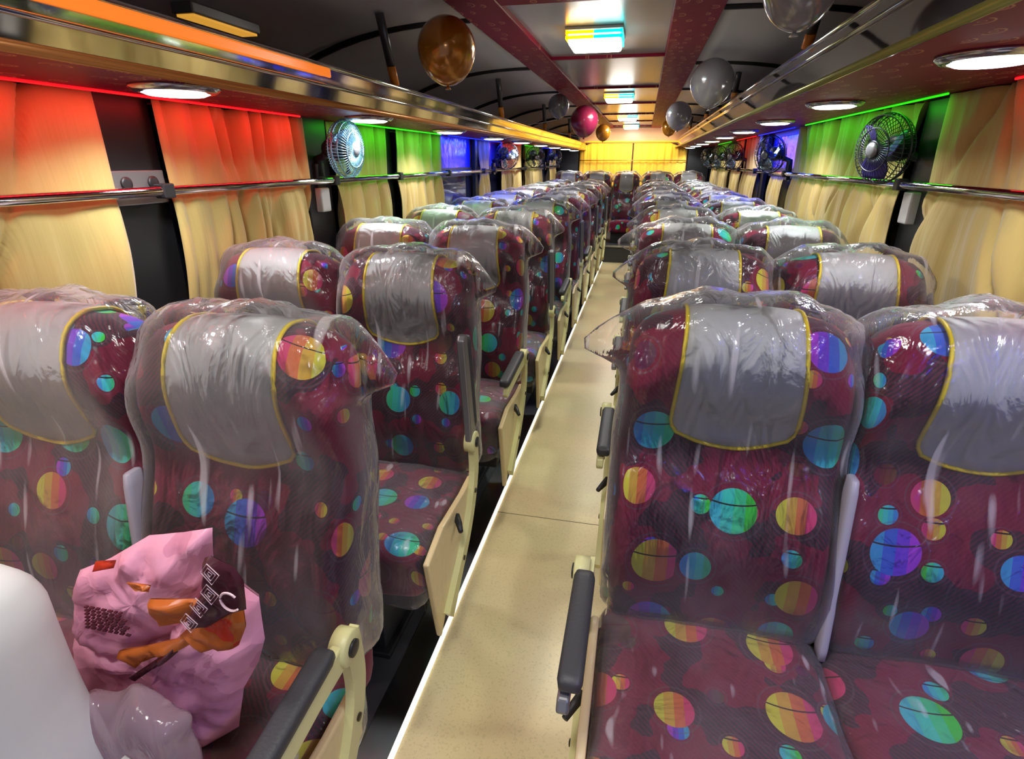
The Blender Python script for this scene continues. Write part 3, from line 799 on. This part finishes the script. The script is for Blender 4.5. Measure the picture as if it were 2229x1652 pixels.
# ------------------------------------------------------------------ fans
cage_m = mat('black_fan_cage', (60, 60, 66), .3, metal=.6); blade_m = mat('steel_fan_blade', (150, 170, 185), .15, metal=.9)
bladeblue = mat('violet_blue_fan_blade', (60, 50, 130), .3)
def fan(loc, aim, R, label, wires, wall_dx, bl=None, cm=None):
    """wall fan: cage faces along local -y, bracket reaches wall"""
    cm = cm or cage_m
    r = empty('wall_fan', loc, label, 'fan', 'wall fans'); 
    q = Vector(aim).to_track_quat('-Y', 'Z'); r.rotation_mode = 'QUATERNION'; r.rotation_quaternion = q
    D = R*.42
    mb = MB()
    def ring(rr, y, t): mb.tube([(rr*math.cos(a*2*PI/40), y, rr*math.sin(a*2*PI/40)) for a in range(40)], t, 6, closed=True)
    ring(R, 0, .0045); ring(R*.97, -D*.55, .0022); ring(R*.62, -D*.98, .0022); ring(R*.25, -D*1.02, .003); ring(R*.95, D*.4, .002)
    for k in range(wires):
        a = 2*PI*k/wires; tw = .25
        pts = []
        for rr, y in ((.22, -1.03), (.5, -1.0), (.78, -.88), (.95, -.6), (1.0, -.2), (1.0, .15), (.9, .6), (.4, .8)):
            b_ = a+tw*(1-rr); pts.append((R*rr*math.cos(b_), D*y, R*rr*math.sin(b_)))
        mb.tube(pts, .0013, 4)
    mb.build('cage', cm, r, smooth=True)
    mb = MB(); mb.disc((0, -D*1.0, 0), (0, -1, 0), [(R*.23, 0), (R*.22, .008), (R*.12, .012), (0, .013)], 24); mb.build('front_badge', M['greymetal'], r, smooth=True)
    for k in range(3):
        a0 = 2*PI*k/3; V = []; F = []; nr, na = 8, 8
        for i in range(nr+1):
            rr = R*(.15+.73*i/nr)
            wd = .95*math.sin(PI*(.25+.62*i/nr))
            for j in range(na+1):
                u = j/na-.5; a = a0+u*wd*1.25+.35*i/nr
                V.append((rr*math.cos(a), -D*.3+u*.05, rr*math.sin(a)))
        for i in range(nr):
            for j in range(na): a = i*(na+1)+j; F.append((a, a+1, a+na+2, a+na+1))
        o = mobj('blade', V, F, bl or blade_m, r); o.modifiers.new('s', 'SOLIDIFY').thickness = .0025
    mb = MB(); mb.disc((0, -D*.55, 0), (0, 1, 0), [(R*.10, 0), (R*.17, .01), (R*.18, D*.5)], 20); mb.build('hub', M['black'], r, smooth=True)
    mb = MB(); mb.disc((0, D*.5, 0), (0, 1, 0), [(R*.36, 0), (R*.40, .01), (R*.38, .05), (R*.22, .075), (0, .08)], 24); mb.build('motor_housing', M['black'], r, smooth=True)
    # neck and wall plate, in world directions -> convert into local space
    inv = q.inverted()
    back = inv @ Vector((0, 0, 0)); p0 = Vector((0, D*.5+.05, 0))
    wall = inv @ Vector((wall_dx, .02, -R*.35)); pl = inv @ Vector((wall_dx, .02, -R*.95))
    mb = MB(); mb.tube([p0, p0*.5+wall*.5+inv @ Vector((0, 0, -.01)), wall, pl], [.018, .016, .02, .024], 10); mb.build('neck', M['black'], r, smooth=True)
    mb = MB(); u = inv @ Vector((0, 1, 0)); v_ = inv @ Vector((0, 0, 1)); n_ = inv @ Vector((1 if wall_dx > 0 else -1, 0, 0))
    c0 = pl; vs = [c0+u*a*.035+v_*b_*.05+n_*c_*.012 for a, b_, c_ in ((-1,-1,-1),(1,-1,-1),(1,1,-1),(-1,1,-1),(-1,-1,1),(1,-1,1),(1,1,1),(-1,1,1))]
    mb.add(vs, [(0,3,2,1),(4,5,6,7),(0,1,5,4),(1,2,6,5),(2,3,7,6),(3,0,4,7)]); mb.build('wall_plate', M['black'], r, bevel=.003)
    return r
fan((-1.235, 2.30, CAMZ+.045), (1, -.03, -.04), .112, 'caged fan with metal wires coloured as if lit pale blue on the near left pillar', 54, -.15, None, mat('blue_lit_wire', (150, 200, 225), .2, metal=.6))  # blue light falling on the wires is put into their colour
fan((.85, 2.42, CAMZ+.04), (-.93, -.36, -.08), .118, 'large black wall fan on the near right pillar before the green-lit curtain', 46, .15, bladeblue)
for i, (y, sx) in enumerate(((5.3, 0), (6.75, 0), (8.2, 0))):
    fan((-1.24, y, CAMZ+.04), (.6, -.75, -.1), .115, 'small distant wall fan on the left side, %s one past the blue window' % ['first', 'second', 'third'][i], 20, -.13, None)
for i, y in enumerate((4.28, 5.95, 7.06, 8.3)):
    fan((.82, y, CAMZ+.04), (-.8, -.55, -.1), .118, 'distant wall fan on the right side, %s one past the large fan' % ['first', 'second', 'third', 'fourth'][i], 20, .13, None)
# pillar fittings
for (x, y, z, h, lb) in ((XL+.045, 2.31, CAMZ-.16, .05, 'small white switch box below the rail on the near left fan pillar'), (XR-.045, 2.36, CAMZ-.16, .055, 'small white switch box below the rail on the near right fan pillar')):
    o = MB().box(x-.02, x+.02, y-.035, y+.035, z-h, z+h).build('switch_box', M['white'], bevel=.006); tag(o, lb, 'switch box')
r = empty('seat_service_panel', (XL+.038, 1.365, CAMZ-.07), 'small grey service panel on the wide black left pillar', 'panel')
MB().box(-.006, .012, -.09, .09, -.045, .045).build('plate', M['greymetal'], r, bevel=.003)
for k in (-1, 1):
    mb = MB(); mb.disc((.012, k*.045, .012), (1, 0, 0), [(.018, 0), (.018, .004), (.010, .005)], 16); mb.build('nozzle', M['black'], r, smooth=True)

# ------------------------------------------------------------------ balloons
def balloon(loc, R, m, label, s=(0, 0, 1), tail=None):
    r = empty('balloon', loc, label, 'balloon')
    q = Vector(s).to_track_quat('Z', 'Y'); 
    V = []; F = []; nu, nv = 32, 20
    for j in range(nv+1):
        t = PI*j/nv; z = math.cos(t); rr = math.sin(t)
        zz = z if z > 0 else z*1.16; rr *= 1 if z > 0 else (1-.10*z*z)
        for i in range(nu):
            a = 2*PI*i/nu; V.append(q @ Vector((rr*math.cos(a)*R, rr*math.sin(a)*R, zz*R)))
    for j in range(nv):
        for i in range(nu): F.append((j*nu+i, (j+1)*nu+i, (j+1)*nu+(i+1) % nu, j*nu+(i+1) % nu))
    mobj('skin', V, F, m, r)
    mb = MB(); mb.tube([q @ Vector((0, 0, -R*1.14)), q @ Vector((0, 0, -R*1.2)), q @ Vector((0, 0, -R*1.26))], [.004, .006, .011], 8); mb.build('knot', m, r, smooth=True)
    if tail:
        a = q @ Vector((0, 0, -R*1.22)); b_ = Vector(tail)-Vector(loc)
        mb = MB(); mb.tube([a, (a+b_)*.5+Vector((.01, 0, 0)), b_], .0016, 5); mb.build('string', M['white'], r)
gold = mat('gold_balloon', (176, 112, 22), .18, metal=.35, spec=.7, coat=.5); pearl = mat('pearl_balloon', (150, 148, 152), .16, metal=.15, spec=.7, coat=.5); pink = mat('maroon_balloon', (130, 30, 62), .2, spec=.6, coat=.4)
balloon((-.70, 2.09, CAMZ+.36), .100, gold, 'gold balloon floating under the ceiling on the left')
balloon((.325, 1.65, CAMZ+.385), .085, pearl, 'white balloon touching the ceiling at the top edge of the picture')
balloon((.293, 3.23, CAMZ+.365), .104, pearl, 'pearl white balloon beside the right maroon ceiling strip', tail=(.49, 3.6, CAMZ+.35))
balloon((.237, 5.1, CAMZ+.344), .10, pearl, 'smaller pearl balloon behind the one by the right ceiling strip', tail=(.49, 5.4, CAMZ+.35))
balloon((.258, 7.65, CAMZ+.382), .09, gold, 'distant gold balloon near the rear right of the ceiling')
balloon((-.528, 7.45, CAMZ+.324), .09, gold, 'distant gold balloon near the rear left of the ceiling')
balloon((-.544, 5.3, CAMZ+.327), .12, pink, 'maroon balloon under the left ceiling strip', tail=(-.94, 5.5, CAMZ+.27))
balloon((-.669, 4.6, CAMZ+.389), .080, mat('grey_balloon', (110, 108, 112), .15, spec=.7, coat=.5), 'dark grey balloon left of the maroon one', tail=(-.94, 4.8, CAMZ+.27))

# ------------------------------------------------------------------ pink bag on the near left seat
def crumple_mat(name, c1, c2):
    m = mat(name, c1, .38, spec=.5); g = NG(m)
    tc = g.n('ShaderNodeTexCoord')
    v = g.n('ShaderNodeTexVoronoi', feature='F1'); v.inputs['Scale'].default_value = 9; g.l(tc.outputs['Object'], v.inputs['Vector'])
    nz = g.n('ShaderNodeTexNoise'); nz.inputs['Scale'].default_value = 11; g.l(tc.outputs['Object'], nz.inputs['Vector'])
    bp = g.n('ShaderNodeBump'); bp.inputs['Strength'].default_value = .6; bp.inputs['Distance'].default_value = .03
    g.l(v.outputs['Distance'], bp.inputs['Height']); g.l(bp.outputs[0], g.b.inputs['Normal'])
    cc = g.mix(g.math('GREATER_THAN', nz.outputs['Fac'], .60), lin(c1), lin(c2)); g.l(cc, g.b.inputs['Base Color'])
    return m
bagm = crumple_mat('pink_bag_film', (232, 160, 186), (214, 140, 168)); orm = crumple_mat('orange_print', (186, 96, 30), (196, 50, 20))
dkm = mat('dark_maroon_print', (66, 12, 30), .4); lm = mat('pale_print_line', (220, 190, 196), .5)
Pc = dict(TL=(-.80, -.55), )
def sheet(name, poly, y, th, m, parent, bulge=.03, seed=0, tilt=0.0, res=.012):
    """crumpled lobe of bag film with thickness: polygon (x,z) gridded, pillow-inflated and creased"""
    from mathutils.geometry import intersect_point_line
    n = len(poly); cx = sum(p[0] for p in poly)/n; cz = sum(p[1] for p in poly)/n
    # dense outline
    out = []
    for i in range(n):
        a, b_ = poly[i], poly[(i+1) % n]; k = max(2, int(math.hypot(b_[0]-a[0], b_[1]-a[1])/res))
        out += [(a[0]+(b_[0]-a[0])*j/k, a[1]+(b_[1]-a[1])*j/k) for j in range(k)]
    R = 12; V = []; F = []; N_ = len(out)
    for side in (-1, 1):
        base = len(V)
        for r_ in range(R+1):
            t = r_/R
            for (px, pz) in out:
                x = cx+(px-cx)*t; z = cz+(pz-cz)*t
                d = (1-t**2.5)
                cre = abs(noise.noise(Vector((x*16+seed, z*16, seed)))) - .25 + .5*abs(noise.noise(Vector((x*36+z*20, z*22, seed*2))))
                yy = y + side*(th/2*math.sqrt(max(0, d)) + bulge*d*.5) - (cre*.022*min(1, d*3+.1) if side < 0 else 0) + (z-cz)*tilt
                V.append((x, yy, z))
        for r_ in range(R):
            for i in range(N_):
                a = base+r_*N_+i; b_ = base+r_*N_+(i+1) % N_
                q = (a, b_, b_+N_, a+N_); F.append(q if side > 0 else q[::-1])
    o = mobj(name, V, F, m, parent)
    return o
B0 = Vector((-.70, .52, .46))
r = empty('carrier_bag', B0, 'crumpled pink carrier bag with orange and dark maroon print on the near left seat', 'bag')
def S(name, poly, y, th, m, parent, **k):
    return sheet(name, [(a-B0.x, c-B0.z) for a, c in poly], y-B0.y, th, m, parent, **k)
S('bag_body', [(-0.8998, 0.6489), (-0.8778, 0.6696), (-0.7967, 0.6733), (-0.7005, 0.7252), (-0.5945, 0.8124), (-0.5553, 0.8629), (-0.5026, 0.8227), (-0.5082, 0.7414), (-0.5287, 0.6891), (-0.5699, 0.62), (-0.60, 0.52), (-0.66, 0.466), (-0.80, 0.466), (-0.88, 0.50), (-0.9088, 0.5405)], .54, .07, bagm, r, bulge=.02, seed=1.3)
S('top_flap', [(-0.7988, 0.8338), (-0.7322, 0.8678), (-0.6467, 0.9237), (-0.5852, 0.9394), (-0.5349, 0.9553), (-0.5430, 0.9139), (-0.5493, 0.8767), (-0.5960, 0.8038), (-0.6325, 0.7553), (-0.6960, 0.7076), (-0.7495, 0.6751), (-0.8068, 0.6663), (-0.8632, 0.6783), (-0.8340, 0.7724)], .52, .045, bagm, r, bulge=.012, seed=4.1)
S('orange_side', [(-0.5895, 0.7941), (-0.5256, 0.8579), (-0.4689, 0.8932), (-0.4735, 0.8373), (-0.4919, 0.8002), (-0.5522, 0.7771)], .475, .02, orm, r, bulge=.008, seed=2)
S('orange_patch', [(-0.6122, 0.8633), (-0.5215, 0.8808), (-0.5228, 0.8611), (-0.5541, 0.8359), (-0.6119, 0.8128)], .468, .012, orm, r, bulge=.003, seed=5)
S('orange_band', [(-0.7144, 0.7331), (-0.6681, 0.7508), (-0.5786, 0.7923), (-0.5785, 0.7777), (-0.6776, 0.7191), (-0.6956, 0.7005)], .478, .014, orm, r, bulge=.004, seed=7)
S('orange_fleck', [(-0.7155, 0.8912), (-0.6777, 0.8998), (-0.6866, 0.8847), (-0.7206, 0.8766)], .488, .006, orm, r, bulge=.002, seed=8)
S('orange_fleck', [(-0.6537, 0.8779), (-0.6119, 0.8808), (-0.6196, 0.8674), (-0.6430, 0.8642)], .474, .006, orm, r, bulge=.002, seed=6)
dk = S('patterned_panel', [(-0.4938, 0.9616), (-0.4838, 0.9669), (-0.4533, 0.9546), (-0.4440, 0.9346), (-0.4497, 0.8887), (-0.4764, 0.8754), (-0.5190, 0.8424), (-0.5419, 0.8374), (-0.5455, 0.8529), (-0.5012, 0.9201)], .458, .014, dkm, r, bulge=.006, seed=9)
S('patterned_band', [(-0.7081, 0.6840), (-0.5974, 0.7759), (-0.5963, 0.7657), (-0.6967, 0.6803)], .472, .012, dkm, r, bulge=.003, seed=10)
mb = MB()
def diamond(cx, cz, w_, h_, y):
    cx -= B0.x; cz -= B0.z; y -= B0.y
    for sc_ in (1, .62, .25):
        mb.tube([(cx-w_*sc_, y, cz), (cx, y-.001, cz+h_*sc_), (cx+w_*sc_, y, cz), (cx, y-.001, cz-h_*sc_)], .0007, 4, closed=True)
for cx, cz in ((-.478, .951), (-.486, .918), (-.508, .892), (-.530, .862)): diamond(cx, cz, .013, .016, .4445)
mb.tube([(-.458-B0.x+.013*math.cos(a*.3+.7), .4435-B0.y, .912-B0.z+.014*math.sin(a*.3+.7)) for a in range(0, 17)], .0016, 5)
mb.build('woven_motif', lm, dk)
mb = MB(); rnd = random.Random(3)
for k in range(7):
    x = -.742-.002*k
    while x < -.678:
        l_ = rnd.uniform(.004, .009); z = .817-.0068*k+.06*(x+.74)*.2
        mb.box(x-B0.x, x+l_-B0.x, .4705-B0.y, .474-B0.y, z-B0.z, z+.0020-B0.z); x += l_+.004
mb.build('small_print', dkm, r)
mb = MB(); mb.tube([(-.640, .385, .650), (-.612, .382, .640), (-.598, .380, .610), (-.606, .380, .580), (-.635, .382, .565)], .006, 8, flat=.5)
hl = mb.build('handle_loop', M['white'], r, smooth=True)
hl.data.transform(__import__('mathutils').Matrix.Translation(-B0))
# clear plastic parcel in front of the bag
V, F, U = rbox(.095, .030, .115, .025, 20, 10, 18, lambda x, y, z: (x+.01*noise.noise(Vector((x*20, y*20, z*20))), y, z+.045*noise.noise(Vector((x*15, y*15, 3))))); 
o = mobj('plastic_parcel', V, F, make_wrap('milky_polythene', .45, .4, (225, 190, 205))); o.location = (-.66, .420, .592)
tag(o, 'crumpled milky polythene parcel lying in front of the pink bag', 'parcel')

# white draped cloth at the lower left corner
def wfn(x, y, z):
    n_ = noise.noise(Vector((x*5, y*5, z*5)))
    x += .012*n_; t = (z+.3)/.6
    return (x - .035*t*(1 if x > 0 else .3), y, z + .01*n_ - .03*max(0, x/.2)**2)
V, F, U = rbox(.20, .07, .30, .055, 20, 8, 26, wfn)
o = mobj('cloth_bolster', V, F, mat('white_cloth', (214, 214, 210), .75, bump=.1, bscale=8)); o.location = (-.862, .36, .665)
tag(o, 'plain white cloth-covered bolster standing at the near left corner', 'cushion')
